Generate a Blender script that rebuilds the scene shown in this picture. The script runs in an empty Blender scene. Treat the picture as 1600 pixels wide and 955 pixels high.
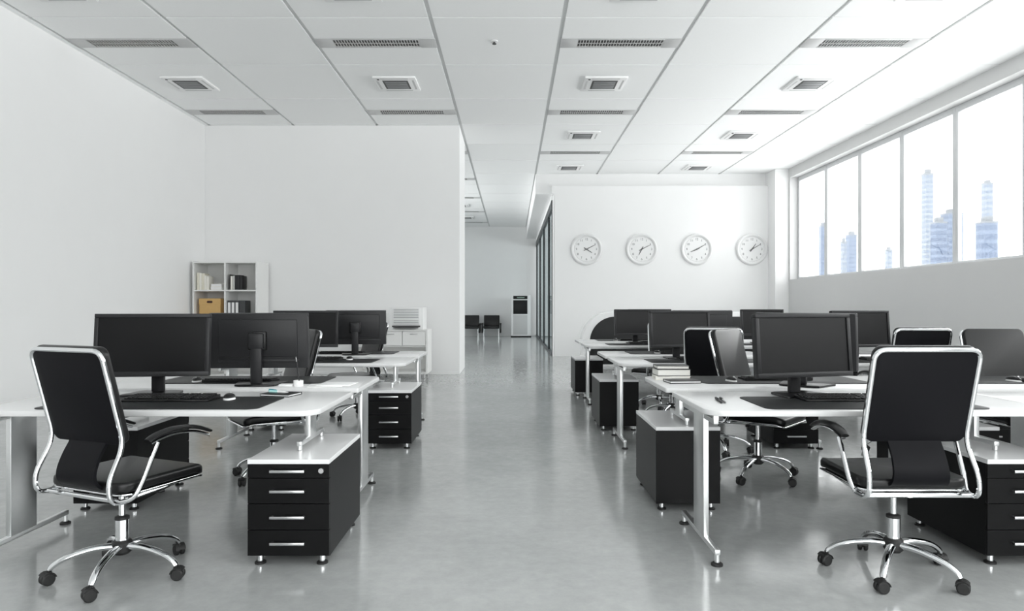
import bpy, bmesh, math, random
from mathutils import Vector, Matrix
random.seed(7)
R = math.radians
sc = bpy.context.scene
C = sc.collection

# ---------------------------------------------------------------- camera
F = 1600 * 24 / 36          # focal length in pixels
EYE = 1.246
cam = bpy.data.cameras.new('camera'); cam.lens = 24; cam.sensor_width = 36
cam.clip_start = 0.05; cam.clip_end = 4000
cam.shift_y = 1.0 / 1600
co = bpy.data.objects.new('camera', cam); C.objects.link(co)
co.location = (0, 0, EYE); co.rotation_euler = (R(90), 0, 0)
sc.camera = co
# ---------------------------------------------------------------- sky, daylight, exposure
SKY = 9.1
w = bpy.data.worlds.new('overcast_sky'); sc.world = w; w.use_nodes = True
bg = w.node_tree.nodes['Background']
bg.inputs[1].default_value = SKY
# bright cloud above, dimmer hazy horizon, glow added below it to light the ceiling
wt = w.node_tree; wc = wt.nodes.new('ShaderNodeTexCoord'); ws = wt.nodes.new('ShaderNodeSeparateXYZ'); wr_ = wt.nodes.new('ShaderNodeValToRGB')
wm = wt.nodes.new('ShaderNodeMapRange'); wm.inputs[1].default_value = -1; wm.inputs[2].default_value = 1
wt.links.new(wc.outputs['Generated'], ws.inputs[0]); wt.links.new(ws.outputs['Z'], wm.inputs[0]); wt.links.new(wm.outputs[0], wr_.inputs[0]); wt.links.new(wr_.outputs[0], bg.inputs[0])
def tone(v): return (v, v * .992, v * .978, 1)
el = wr_.color_ramp.elements
el[0].position = 0.0; el[0].color = tone(.9); el[1].position = 1.0; el[1].color = tone(1.0)
for p_, v_ in ((.40, .9), (.475, .53), (.56, .53), (.66, .72)):
    e_ = el.new(p_); e_.color = tone(v_)
def portal(loc, sx, sy, rot):
    l = bpy.data.lights.new('daylight_portal', 'AREA'); l.shape = 'RECTANGLE'; l.size = sx; l.size_y = sy
    l.cycles.is_portal = True
    o = bpy.data.objects.new('daylight_portal', l); C.objects.link(o); o.location = loc; o.rotation_euler = rot
portal((6.97, 5.2, 3.1), 2.6, 23.0, (0, R(90), 0))
portal((6.97, 22.8, 3.1), 2.6, 11.0, (0, R(90), 0))
portal((-5.85, 20.2, 1.75), 3.4, 6.6, (0, R(-90), 0))
portal((2.05, -4.44, 2.2), 8.9, 4.4, (R(90), 0, 0))
sc.view_settings.view_transform = 'Standard'
sc.view_settings.look = 'None'
sc.view_settings.exposure = 0.0
sc.view_settings.gamma = 1.0
sc.view_settings.use_curve_mapping = False
sc.cycles.use_denoising = True
sc.cycles.max_bounces = 14; sc.cycles.diffuse_bounces = 8; sc.cycles.glossy_bounces = 6
sc.cycles.transparent_max_bounces = 16; sc.cycles.transmission_bounces = 8
sc.cycles.caustics_reflective = False; sc.cycles.caustics_refractive = False
sc.cycles.sample_clamp_indirect = 8.0

# ---------------------------------------------------------------- materials
M = {}
def mat(name, col, rough=0.5, metal=0.0, spec=0.5, noise=0.0, nscale=40, bump=0.0, coat=0.0):
    m = bpy.data.materials.new(name); m.use_nodes = True
    nt = m.node_tree; b = nt.nodes['Principled BSDF']
    b.inputs['Base Color'].default_value = (*col, 1); b.inputs['Roughness'].default_value = rough
    b.inputs['Metallic'].default_value = metal; b.inputs['Specular IOR Level'].default_value = spec
    b.inputs['Coat Weight'].default_value = coat; b.inputs['Coat Roughness'].default_value = 0.05
    if noise or bump:
        tc = nt.nodes.new('ShaderNodeTexCoord'); n = nt.nodes.new('ShaderNodeTexNoise')
        n.inputs['Scale'].default_value = nscale; n.inputs['Detail'].default_value = 4
        nt.links.new(tc.outputs['Object'], n.inputs['Vector'])
        if noise:
            mx = nt.nodes.new('ShaderNodeMix'); mx.data_type = 'RGBA'
            mx.inputs['A'].default_value = (*[c * (1 - noise) for c in col], 1)
            mx.inputs['B'].default_value = (*[min(1, c * (1 + noise)) for c in col], 1)
            nt.links.new(n.outputs['Fac'], mx.inputs['Factor']); nt.links.new(mx.outputs['Result'], b.inputs['Base Color'])
        if bump:
            bp = nt.nodes.new('ShaderNodeBump'); bp.inputs['Strength'].default_value = bump; bp.inputs['Distance'].default_value = 0.002
            nt.links.new(n.outputs['Fac'], bp.inputs['Height']); nt.links.new(bp.outputs['Normal'], b.inputs['Normal'])
    M[name] = m
    return m
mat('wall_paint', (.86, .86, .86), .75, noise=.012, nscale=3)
mat('shaded_wall_paint', (.62, .62, .62), .75, noise=.012, nscale=3)  # wall paint greyed, the backlit window wall's shade put into the colour
mat('ceiling_tile', (.91, .915, .915), .8, noise=.02, nscale=60, bump=.15)
mat('ceiling_grid', (.66, .67, .67), .6)
mat('fixture_grey', (.56, .56, .56), .45)
mat('fixture_white', (.86, .86, .86), .4)
mat('louvre', (.55, .55, .55), .35)
mat('louvre_dark', (.045, .045, .045), .5)
mat('desk_white', (.72, .72, .722), .25, noise=.01, nscale=5)
mat('cabinet_top', (.82, .82, .825), .16)
mat('cabinet_black', (.005, .005, .0053), .38, spec=.14, noise=.1, nscale=120)
mat('steel', (.74, .75, .75), .33, 1.0, noise=.04, nscale=30)
mat('chrome', (.80, .81, .82), .07, 1.0)
mat('satin', (.58, .58, .585), .3, 1.0)
mat('rubber', (.012, .012, .012), .55)
mat('leather', (.006, .006, .0063), .28, spec=.36, bump=.25, nscale=350)
mat('leather_back', (.0075, .0075, .009), .42, spec=.08)
mat('mat_dark', (.014, .015, .0155), .5, spec=.3, bump=.1, nscale=400)
mat('plastic_black', (.006, .006, .0065), .32, spec=.3)
mat('plastic_dark', (.018, .018, .0195), .42, spec=.3)
mat('screen', (.0025, .0025, .003), .34, spec=.25)
mat('key', (.009, .009, .0095), .4, spec=.3)
mat('white_plastic', (.84, .84, .84), .3)
mat('shelf_white', (.82, .82, .81), .35)
mat('cream_book', (.80, .77, .66), .6)
mat('ivory_book', (.84, .82, .76), .6)
mat('grey_book', (.55, .55, .53), .6)
mat('paper', (.82, .81, .77), .8, noise=.04, nscale=300)
mat('white_paper', (.85, .85, .85), .7)
mat('black_cover', (.014, .014, .015), .4)
mat('binder', (.05, .052, .056), .5)
mat('cardboard', (.62, .40, .16), .75, noise=.05, nscale=20)
mat('hole_brown', (.05, .02, .012), .8)
mat('teal', (.02, .22, .27), .4)
mat('teal_light', (.45, .75, .74), .4)
mat('clock_rim', (.76, .76, .76), .25)
mat('clock_face', (.82, .82, .82), .45)
mat('clock_ink', (.09, .09, .09), .5)
mat('frame_dark', (.03, .035, .038), .4)
mat('window_frame', (.62, .63, .64), .45)
mat('counter_white', (.84, .84, .84), .25)
mat('counter_dark', (.014, .0145, .015), .4, spec=.3)
mat('grille_grey', (.22, .225, .23), .5)
mat('indicator', (.35, .5, .42), .4)
mat('tower', (.105, .135, .195), .9, noise=.25, nscale=.08)  # distance haze is put into the tower base colours
mat('tower_hazed', (.17, .19, .215), .9, noise=.05, nscale=.05)  # paler still, thicker haze put into the colour
mat('tower_glass', (.06, .085, .14), .8)
mat('tower_trim', (.14, .15, .165), .9)

def glass(name, tint, gloss_rough=.02, reflect=1.0):
    m = bpy.data.materials.new(name); m.use_nodes = True; nt = m.node_tree; nt.nodes.clear()
    out = nt.nodes.new('ShaderNodeOutputMaterial'); mx = nt.nodes.new('ShaderNodeMixShader')
    t = nt.nodes.new('ShaderNodeBsdfTransparent'); t.inputs[0].default_value = (*tint, 1)
    g = nt.nodes.new('ShaderNodeBsdfGlossy'); g.inputs['Roughness'].default_value = gloss_rough
    fr = nt.nodes.new('ShaderNodeFresnel'); fr.inputs[0].default_value = 1.35
    mu = nt.nodes.new('ShaderNodeMath'); mu.operation = 'MULTIPLY'; mu.inputs[1].default_value = reflect
    nt.links.new(fr.outputs[0], mu.inputs[0]); nt.links.new(mu.outputs[0], mx.inputs[0])
    nt.links.new(t.outputs[0], mx.inputs[1]); nt.links.new(g.outputs[0], mx.inputs[2]); nt.links.new(mx.outputs[0], out.inputs[0])
    M[name] = m
glass('window_glass', (.97, .985, .99), reflect=.6)
glass('partition_glass', (.93, .965, .975), reflect=.35)

# polished concrete floor
def floor_mat():
    m = bpy.data.materials.new('polished_concrete'); m.use_nodes = True; nt = m.node_tree
    b = nt.nodes['Principled BSDF']; tc = nt.nodes.new('ShaderNodeTexCoord')
    n1 = nt.nodes.new('ShaderNodeTexNoise'); n1.inputs['Scale'].default_value = 1.6; n1.inputs['Detail'].default_value = 8; n1.inputs['Roughness'].default_value = .62
    n2 = nt.nodes.new('ShaderNodeTexNoise'); n2.inputs['Scale'].default_value = 14; n2.inputs['Detail'].default_value = 7; n2.inputs['Roughness'].default_value = .7
    for n in (n1, n2): nt.links.new(tc.outputs['Object'], n.inputs['Vector'])
    a = nt.nodes.new('ShaderNodeMix'); a.data_type = 'FLOAT'; a.inputs['Factor'].default_value = .45
    nt.links.new(n1.outputs['Fac'], a.inputs['A']); nt.links.new(n2.outputs['Fac'], a.inputs['B'])
    r = nt.nodes.new('ShaderNodeValToRGB'); e = r.color_ramp.elements
    e[0].position = .33; e[0].color = (.335, .345, .345, 1); e[1].position = .68; e[1].color = (.455, .465, .46, 1)
    nt.links.new(a.outputs['Result'], r.inputs[0]); nt.links.new(r.outputs[0], b.inputs['Base Color'])
    rr = nt.nodes.new('ShaderNodeMapRange'); rr.inputs[1].default_value = .35; rr.inputs[2].default_value = .65
    rr.inputs[3].default_value = .09; rr.inputs[4].default_value = .19
    nt.links.new(n2.outputs['Fac'], rr.inputs[0]); nt.links.new(rr.outputs[0], b.inputs['Roughness'])
    b.inputs['Specular IOR Level'].default_value = 1.0
    bp = nt.nodes.new('ShaderNodeBump'); bp.inputs['Strength'].default_value = .06; bp.inputs['Distance'].default_value = .004
    nt.links.new(n2.outputs['Fac'], bp.inputs['Height']); nt.links.new(bp.outputs['Normal'], b.inputs['Normal'])
    M['floor'] = m
floor_mat()

# ---------------------------------------------------------------- mesh helpers
class MB:
    def __init__(self): self.bm = bmesh.new()
    def _add(self, t, mtx=None):
        if mtx is not None: bmesh.ops.transform(t, matrix=mtx, verts=t.verts)
        me = bpy.data.meshes.new('t'); t.to_mesh(me); t.free(); self.bm.from_mesh(me); bpy.data.meshes.remove(me)
        return self
    def box(self, x0, x1, y0, y1, z0, z1, bev=0.0, seg=2, mtx=None):
        t = bmesh.new(); bmesh.ops.create_cube(t, size=1)
        for v in t.verts:
            v.co = ((x0 + x1) / 2 + v.co.x * (x1 - x0), (y0 + y1) / 2 + v.co.y * (y1 - y0), (z0 + z1) / 2 + v.co.z * (z1 - z0))
        if bev: bmesh.ops.bevel(t, geom=t.edges[:], offset=bev, segments=seg, affect='EDGES', profile=.5)
        return self._add(t, mtx)
    def cyl(self, p, q, r0, r1=None, n=20):
        r1 = r0 if r1 is None else r1
        p, q = Vector(p), Vector(q); d = q - p; t = bmesh.new()
        bmesh.ops.create_cone(t, cap_ends=True, segments=n, radius1=r0, radius2=r1, depth=d.length)
        mtx = Matrix.Translation((p + q) / 2) @ d.to_track_quat('Z', 'Y').to_matrix().to_4x4()
        return self._add(t, mtx)
    def sphere(self, p, r, s=(1, 1, 1), n=16):
        t = bmesh.new(); bmesh.ops.create_uvsphere(t, u_segments=n, v_segments=n // 2, radius=r)
        return self._add(t, Matrix.Translation(p) @ Matrix.Diagonal((*s, 1)))
    def lathe(self, prof, n=32, mtx=None):          # prof = [(r,z)...] about Z
        t = bmesh.new(); rings = []
        for r, z in prof:
            rings.append([t.verts.new((r * math.cos(2 * math.pi * i / n), r * math.sin(2 * math.pi * i / n), z)) for i in range(n)] if r > 1e-6 else [t.verts.new((0, 0, z))])
        for a, b in zip(rings, rings[1:]):
            for i in range(n):
                j = (i + 1) % n
                if len(a) == 1 and len(b) == 1: continue
                if len(a) == 1: t.faces.new((a[0], b[j], b[i]))
                elif len(b) == 1: t.faces.new((a[i], a[j], b[0]))
                else: t.faces.new((a[i], a[j], b[j], b[i]))
        bmesh.ops.recalc_face_normals(t, faces=t.faces)
        return self._add(t, mtx)
    def tube(self, pts, rad, n=10, closed=False, flat=None, up=None):
        P = [Vector(p) for p in pts]; m = len(P)
        rads = rad if isinstance(rad, (list, tuple)) else [rad] * m
        T = []
        for i in range(m):
            a = P[(i - 1) % m] if (closed or i > 0) else P[i]; b = P[(i + 1) % m] if (closed or i < m - 1) else P[i]
            T.append((b - a).normalized())
        if up is None:
            up = Vector((0, 0, 1)) if abs(T[0].z) < .9 else Vector((1, 0, 0))
        N = (Vector(up) - T[0] * Vector(up).dot(T[0])).normalized()
        t = bmesh.new(); rings = []
        for i in range(m):
            if i > 0:
                N = (N - T[i] * N.dot(T[i])).normalized()
            B = T[i].cross(N)
            fa, fb = flat if flat else (1, 1)
            rings.append([t.verts.new(P[i] + (N * math.cos(2 * math.pi * k / n) * fa + B * math.sin(2 * math.pi * k / n) * fb) * rads[i]) for k in range(n)])
        L = m if closed else m - 1
        for i in range(L):
            a, b = rings[i], rings[(i + 1) % m]
            for k in range(n): t.faces.new((a[k], a[(k + 1) % n], b[(k + 1) % n], b[k]))
        if not closed:
            t.faces.new(rings[0][::-1]); t.faces.new(rings[-1])
        bmesh.ops.recalc_face_normals(t, faces=t.faces)
        return self._add(t)
    def prism(self, outline, h, bev=0.0, mtx=None, seg=2):   # outline in XY (ccw), extruded 0..h along Z
        t = bmesh.new(); vs = [t.verts.new((x, y, 0)) for x, y in outline]; f = t.faces.new(vs)
        r = bmesh.ops.extrude_face_region(t, geom=[f]); top = [v for v in r['geom'] if isinstance(v, bmesh.types.BMVert)]
        bmesh.ops.translate(t, verts=top, vec=(0, 0, h)); bmesh.ops.recalc_face_normals(t, faces=t.faces)
        if bev:
            es = [e for e in t.edges if abs(e.verts[0].co.z - e.verts[1].co.z) < 1e-6]
            bmesh.ops.bevel(t, geom=es, offset=bev, segments=seg, affect='EDGES', profile=.5)
        return self._add(t, mtx)
    def quadgrid(self, rows, thick=None):
        t = bmesh.new(); V = [[t.verts.new(p) for p in r] for r in rows]
        for a, b in zip(V, V[1:]):
            for i in range(len(a) - 1): t.faces.new((a[i], a[i + 1], b[i + 1], b[i]))
        bmesh.ops.recalc_face_normals(t, faces=t.faces)
        if thick: bmesh.ops.solidify(t, geom=t.faces[:], thickness=thick)
        bmesh.ops.recalc_face_normals(t, faces=t.faces)
        return self._add(t)
    def build(self, name, m, parent=None, smooth=True, ang=35):
        me = bpy.data.meshes.new(name); self.bm.to_mesh(me); self.bm.free()
        me.materials.append(M[m] if isinstance(m, str) else m)
        if smooth:
            for p in me.polygons: p.use_smooth = True
            me.set_sharp_from_angle(angle=R(ang))
        o = bpy.data.objects.new(name, me); C.objects.link(o)
        if parent: o.parent = parent
        return o
def rrect(x0, x1, y0, y1, r, n=6):       # r = one radius or (bl, br, tr, tl)
    rr = r if isinstance(r, (tuple, list)) else (r,) * 4
    out = []
    for (cx, cy, a0, q) in ((x0, y0, 180, rr[0]), (x1, y0, 270, rr[1]), (x1, y1, 0, rr[2]), (x0, y1, 90, rr[3])):
        if q < 1e-5: out.append((cx, cy)); continue
        ox = cx + q if cx == x0 else cx - q; oy = cy + q if cy == y0 else cy - q
        for i in range(n + 1):
            a = R(a0 + 90 * i / n); out.append((ox + q * math.cos(a), oy + q * math.sin(a)))
    return out
def fillet(pts, r, n=6):                 # rounds the corners of a polyline
    P = [Vector(p) for p in pts]; rs = r if isinstance(r, (list, tuple)) else [r] * len(P); out = [P[0]]
    for i in range(1, len(P) - 1):
        a, b, c = P[i - 1], P[i], P[i + 1]; u = (a - b); v = (c - b)
        d = min(rs[i], u.length * .49, v.length * .49)
        if d < 1e-4: out.append(b); continue
        s, e = b + u.normalized() * d, b + v.normalized() * d
        for k in range(n + 1):
            t = k / n; out.append(s * (1 - t) ** 2 + b * 2 * t * (1 - t) + e * t * t)
    out.append(P[-1]); return out
def smooth_path(pts, n=6):               # Catmull-Rom
    P = [Vector(p) for p in pts]; out = []
    for i in range(len(P) - 1):
        p0, p1, p2, p3 = P[max(i - 1, 0)], P[i], P[i + 1], P[min(i + 2, len(P) - 1)]
        for k in range(n):
            t = k / n
            out.append(.5 * ((2 * p1) + (p2 - p0) * t + (2 * p0 - 5 * p1 + 4 * p2 - p3) * t * t + (3 * p1 - p0 - 3 * p2 + p3) * t ** 3))
    out.append(P[-1]); return out
def tag(o, label, cat, group=None):
    o['label'] = label; o['category'] = cat
    if group: o['group'] = group
    elif 'group' in o: del o['group']
    return o
def thing(name, label, cat, loc=(0, 0, 0), rz=0, group=None):
    o = bpy.data.objects.new(name, None); C.objects.link(o); o.empty_display_size = .1
    o.location = loc; o.rotation_euler = (0, 0, R(rz)); return tag(o, label, cat, group)
def struct(name, mb, m, parent=None, smooth=False):
    o = mb.build(name, m, parent, smooth)
    if parent is None: o['kind'] = 'structure'
    return o
kids = {}
def copy_tree(o, parent=None):
    c = o.copy(); C.objects.link(c)
    if parent: c.parent = parent
    for ch in list(o.children): copy_tree(ch, c)
    return c
protos = {}
def place(key, maker, label, cat, loc, rz=0, group=None):
    if key not in protos:
        o = maker(); protos[key] = o
    else:
        o = copy_tree(protos[key])
    o.location = loc; o.rotation_euler = (0, 0, R(rz)); tag(o, label, cat, group)
    return o

# ---------------------------------------------------------------- room shell
XL, XR, CE = -5.606, 6.66, 4.546
NEAR, PART, PART2, FAR = -4.2, 12.46, 13.82, 28.4
WX = 6.85                                  # plane of the window frames
SILL, HEAD = 1.885, 4.33
struct('floor', MB().box(XL - .2, 7.0, NEAR - .2, FAR + .2, -.12, 0), 'floor')
wl = MB().box(XL - .2, XL, NEAR - .2, 17.0, 0, CE + .12).box(XL - .2, XL, 23.4, FAR + .2, 0, CE + .12)
wl.box(XL - .2, XL, 17.0, 23.4, 0, .1).box(XL - .2, XL, 17.0, 23.4, 3.4, CE + .12)
struct('wall_left', wl, 'wall_paint')
wn = MB().box(XL, 7.0, NEAR - .2, NEAR, 0, .12).box(XL, 7.0, NEAR - .2, NEAR, 4.33, CE + .12)
wn.box(XL, -2.3, NEAR - .2, NEAR, .12, 4.33).box(6.4, 7.0, NEAR - .2, NEAR, .12, 4.33)
struct('wall_near', wn, 'wall_paint')
struct('wall_far', MB().box(XL, 7.0, FAR, FAR + .2, 0, CE + .12), 'wall_paint')
struct('wall_partition', MB().box(XL, -.955, PART, PART2, 0, CE, .006), 'wall_paint')
# right wall: sill wall, head band and end piers; the window ribbon runs between them
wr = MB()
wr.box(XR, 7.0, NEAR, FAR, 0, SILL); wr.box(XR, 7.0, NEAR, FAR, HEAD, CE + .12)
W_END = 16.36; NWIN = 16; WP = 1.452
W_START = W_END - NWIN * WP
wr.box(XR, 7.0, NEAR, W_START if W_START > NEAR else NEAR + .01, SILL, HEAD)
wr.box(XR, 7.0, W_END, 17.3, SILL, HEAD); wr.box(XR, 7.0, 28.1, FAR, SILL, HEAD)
struct('wall_right', wr, 'shaded_wall_paint')
def window(n, y0, y1):
    b = .065; f = MB()
    f.box(WX, WX + .06, y0, y0 + b, SILL, HEAD, .004); f.box(WX, WX + .06, y1 - b, y1, SILL, HEAD, .004)
    f.box(WX, WX + .06, y0 + b, y1 - b, HEAD - .10, HEAD, .004); f.box(WX, WX + .06, y0 + b, y1 - b, SILL, SILL + .05, .004)
    o = struct('window_%d' % n, f, 'window_frame', None, True)
    MB().box(WX + .025, WX + .033, y0 + b - .01, y1 - b + .01, SILL + .04, HEAD - .09).build('window_pane', 'window_glass', o, False)
n = 0
for i in range(NWIN):
    y1 = W_END - i * WP
    if y1 - WP < NEAR: break
    n += 1; window(n, y1 - WP, y1)
for i in range(7):
    n += 1; window(n, 17.3 + i * 10.8 / 7, 17.3 + (i + 1) * 10.8 / 7)
for i in range(4):  # added left windows, out of view, to brighten the corridor
    y0 = 17.0 + i * 1.6; n += 1
    f = MB().box(XL - .14, XL - .08, y0, y0 + .05, .1, 3.4, .004).box(XL - .14, XL - .08, y0 + 1.55, y0 + 1.6, .1, 3.4, .004)
    f.box(XL - .14, XL - .08, y0 + .05, y0 + 1.55, .1, .16, .004).box(XL - .14, XL - .08, y0 + .05, y0 + 1.55, 3.34, 3.4, .004)
    o = struct('window_%d' % n, f, 'window_frame', None, True)
    MB().box(XL - .114, XL - .106, y0 + .04, y0 + 1.56, .15, 3.35).build('window_pane', 'window_glass', o, False)
for i in range(6):  # added windows behind the camera, unseen, as fill light from the front
    x0 = -2.3 + i * 1.45; n += 1; ya, yb = NEAR - .14, NEAR - .08
    f = MB().box(x0, x0 + .05, ya, yb, .12, HEAD, .004).box(x0 + 1.4, x0 + 1.45, ya, yb, .12, HEAD, .004)
    f.box(x0 + .05, x0 + 1.4, ya, yb, .12, .17, .004).box(x0 + .05, x0 + 1.4, ya, yb, HEAD - .06, HEAD, .004)
    o = struct('window_%d' % n, f, 'window_frame', None, True)
    MB().box(x0 + .04, x0 + 1.41, ya + .026, ya + .034, .16, HEAD - .05).build('window_pane', 'window_glass', o, False)
# structural column and beam by the clock wall
struct('column', MB().box(6.33, XR, 16.42, 17.4, 0, CE, .006), 'wall_paint')
struct('trim_beam', MB().box(.591, 6.33, 17.06, 17.35, 4.05, CE), 'wall_paint')
struct('trim_bulkhead', MB().box(.591, 1.06, 17.35, FAR, 4.05, CE), 'wall_paint')
cw = MB().box(1.05, 6.33, 16.88, 17.06, 0, 4.226, .003); cw.box(1.05, 6.33, 17.06, 17.2, 0, 4.05)
struct('wall_clock', cw, 'wall_paint')
struct('trim_cap', MB().box(.985, 1.05, 16.88, 17.06, 4.02, 4.226, .004).box(1.02, 1.05, 16.89, 17.2, 0, 4.02), 'wall_paint')
# glazed corridor wall
gw = bpy.data.objects.new('wall_glass', None); C.objects.link(gw); gw.location = (1.03, 17.2, 0); gw['kind'] = 'structure'
def gpart(name, mb, m): return mb.build(name, m, gw, False)
for k, y in enumerate((0.03, 1.79, 4.78, 7.79, 10.95)):
    gpart('glass_mullion', MB().box(-.03, .03, y - .03, y + .03, 0.06, 3.72, .003), 'frame_dark')
gpart('glass_top_rail', MB().box(-.035, .035, 0, 11.2, 3.72, 3.92, .003), 'frame_dark')
gpart('glass_bottom_rail', MB().box(-.035, .035, 0, 11.2, 0, .06, .003), 'frame_dark')
gpart('glass_header', MB().box(-.03, .03, 0, 11.2, 3.92, 4.05), 'wall_paint')
for a, b in ((.06, 1.76), (1.82, 4.75), (4.81, 7.76), (7.82, 10.92)):
    gpart('glass_pane', MB().box(-.006, .006, a - .01, b + .01, .05, 3.73), 'partition_glass')
# skirting where the partition meets the floor
struct('baseboard_partition', MB().box(XL, -.955, PART - .008, PART, 0, .05, .002), 'wall_paint')

# ceiling: tiles under a slab, with grid gaps; strip fixtures sit in slots between tiles
T0X, T0Y, TS = -.936, 7.80, 1.527
strips, cassettes = [], []
sl = MB().box(XL, 7.0, NEAR, FAR, CE + .02, CE + .12)
struct('ceiling_grid', sl, 'ceiling_grid').name = 'ceiling_2'
ct = MB()
SW = .30
for i in range(-4, 5):
    x0, x1 = T0X + i * TS, T0X + (i + 1) * TS
    gx = .026
    a, b = max(x0 + gx, XL), min(x1 - gx, XR)
    if i == 4: b = XR
    if b - a < .02 or a > XR: continue
    for j in range(-8, 14):
        y0, y1 = T0Y + j * TS, T0Y + (j + 1) * TS
        gy = .013
        c, d = max(y0 + gy, NEAR), min(y1 - gy, FAR)
        if d - c < .02: continue
        if c > 17.2 and a > .58:
            if a > 1.06: pass
        alt = i in (-3, -1, 1, 3)
        if alt and j % 2 == 0 and not (i in (1, 3) and c > 17) and not (i == -3 and j >= 3) and y0 > NEAR and d < FAR:
            m_ = (y0 + y1) / 2
            ct.box(a, b, c, m_ - SW / 2, CE, CE + .024); ct.box(a, b, m_ + SW / 2, d, CE, CE + .024)
            strips.append((x0, m_))
        else:
            ct.box(a, b, c, d, CE, CE + .024)
            if alt and j % 2 != 0 and not (i in (1, 3) and c > 17) and not (i == -3 and j >= 3) and y0 > NEAR and d < FAR and j > -4:
                cassettes.append(((x0 + x1) / 2, (y0 + y1) / 2))
struct('ceiling', ct, 'ceiling_tile')

# ---------------------------------------------------------------- ceiling fixtures
def make_strip():
    t = thing('ceiling_light', 'x', 'light')
    f = MB(); W = TS - .03; h = SW / 2 - .004
    f.box(-W / 2, -W / 2 + .21, -h, h, -.004, .018, .002); f.box(W / 2 - .21, W / 2, -h, h, -.004, .018, .002)
    f.box(-W / 2 + .21, W / 2 - .21, -h, -h + .045, -.004, .018, .002); f.box(-W / 2 + .21, W / 2 - .21, h - .03, h, -.004, .018, .002)
    f.build('housing', 'fixture_grey', t)
    MB().box(-W / 2 + .21, W / 2 - .21, -h + .04, h - .028, .012, .018).build('reflector', 'louvre_dark', t, False)
    g = MB(); x0 = -W / 2 + .215; x1 = W / 2 - .215; k = 30
    for i in range(k + 1):
        x = x0 + (x1 - x0) * i / k; g.box(x - .004, x + .004, -h + .045, h - .03, -.003, .010)
    for q in (.0,): g.box(x0, x1, q - .004 + .008, q + .004 + .008, -.003, .006)
    g.build('louvre', 'louvre', t, False)
    return t
def where_ceiling(x, y, colnames):
    return colnames
COLN = {-3: 'above the left wall', -1: 'left of the aisle', 1: 'right of the aisle', 3: 'near the windows'}
def colidx(x): return round((x - T0X) / TS - .5)
ORD = ['nearest', 'second', 'third', 'fourth', 'fifth', 'sixth', 'seventh', 'eighth', 'ninth']
def ordered(lst, idx, vis):
    return
by = {}
for x0, y in strips: by.setdefault(colidx(x0 + TS / 2), []).append(y)
# only the fixtures the picture can show are built with labels of their own
for ci, ys in by.items():
    vis = sorted(y for y in ys if y > 7.9)
    for k, y in enumerate(vis):
        x = T0X + (ci + .5) * TS
        if ci == -1 and y > 13:
            lab = '%s strip light of the corridor ceiling behind the partition' % ['first', 'second', 'third', 'fourth', 'fifth', 'sixth'][k - 2]
        else:
            lab = 'grey louvred ceiling strip light %s, %s from the camera' % (COLN[ci], ORD[k])
        place('strip', make_strip, lab, 'light', (x, y, CE), 0, 'strip lights in the ceiling')
    for y in ys:
        if y <= 7.9:      # rows above and behind the camera, out of the picture: plain filler tiles close the slot
            x = T0X + (ci + .5) * TS
            MBf = MB().box(max(x - TS / 2 + .018, XL), x + TS / 2 - .018, y - SW / 2 - .002, y + SW / 2 + .002, CE + .001, CE + .02)
            struct('ceiling_infill', MBf, 'ceiling_tile').name = 'ceiling_3'
def make_cassette():
    t = thing('air_conditioner', 'x', 'air conditioner')
    s = .31; p = MB()
    p.prism(rrect(-s, s, -s, s, .02, 3), .028, .006, Matrix.Translation((0, 0, -.028)))
    p.build('panel', 'fixture_white', t)
    q = .185
    MB().box(-q, q, -q, q, -.031, -.026, .001).build('intake_surround', 'louvre_dark', t, False)
    g = MB()
    for i in range(4):
        y = -q + .03 + (2 * q - .06) * (i + .5) / 4; g.box(-q + .026, q - .026, y - .030, y + .030, -.036, -.029, .002)
    g.build('intake_grille', 'grille_grey', t)
    for (x0, x1, y0, y1) in ((-.2, .2, -.275, -.245), (-.2, .2, .245, .275), (-.275, -.245, -.16, .2), (.245, .275, -.2, .2)):
        MB().box(x0, x1, y0, y1, -.0295, -.026, .001).build('air_slot', 'fixture_grey', t, False)
    MB().cyl((-.235, -.235, -.034), (-.235, -.235, -.027), .018).build('sensor', 'louvre_dark', t)
    return t
byc = {}
for x, y in cassettes: byc.setdefault(colidx(x), []).append(y)
for ci, ys in byc.items():
    vis = sorted(y for y in ys if y > 6.9)
    for k, y in enumerate(vis):
        x = T0X + (ci + .5) * TS
        if ci == -1 and y > 13:
            lab = 'white square air conditioner, %s in the corridor ceiling behind the partition' % ['first', 'second', 'third', 'fourth', 'fifth', 'sixth'][k - 2]
        elif k == 0:
            lab = 'white square air conditioner cut off at the top edge, %s' % COLN[ci]
        else:
            lab = 'white square ceiling air conditioner %s, %s whole one from the camera' % (COLN[ci], ORD[k - 1])
        place('cass', make_cassette, lab, 'air conditioner', (x, y, CE), 0, 'square air conditioners in the ceiling')
t = thing('sprinkler', 'small dark sprinkler head in a ceiling tile above the aisle', 'sprinkler', (-.22, 8.5, CE))
MB().lathe([(0, 0), (.045, 0), (.045, -.008), (.02, -.012), (0, -.012)], 20).build('rosette', 'fixture_white', t)
MB().lathe([(0, -.011), (.012, -.011), (.012, -.03), (.026, -.032), (.026, -.037), (0, -.037)], 16).build('nozzle', 'louvre_dark', t)

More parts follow.
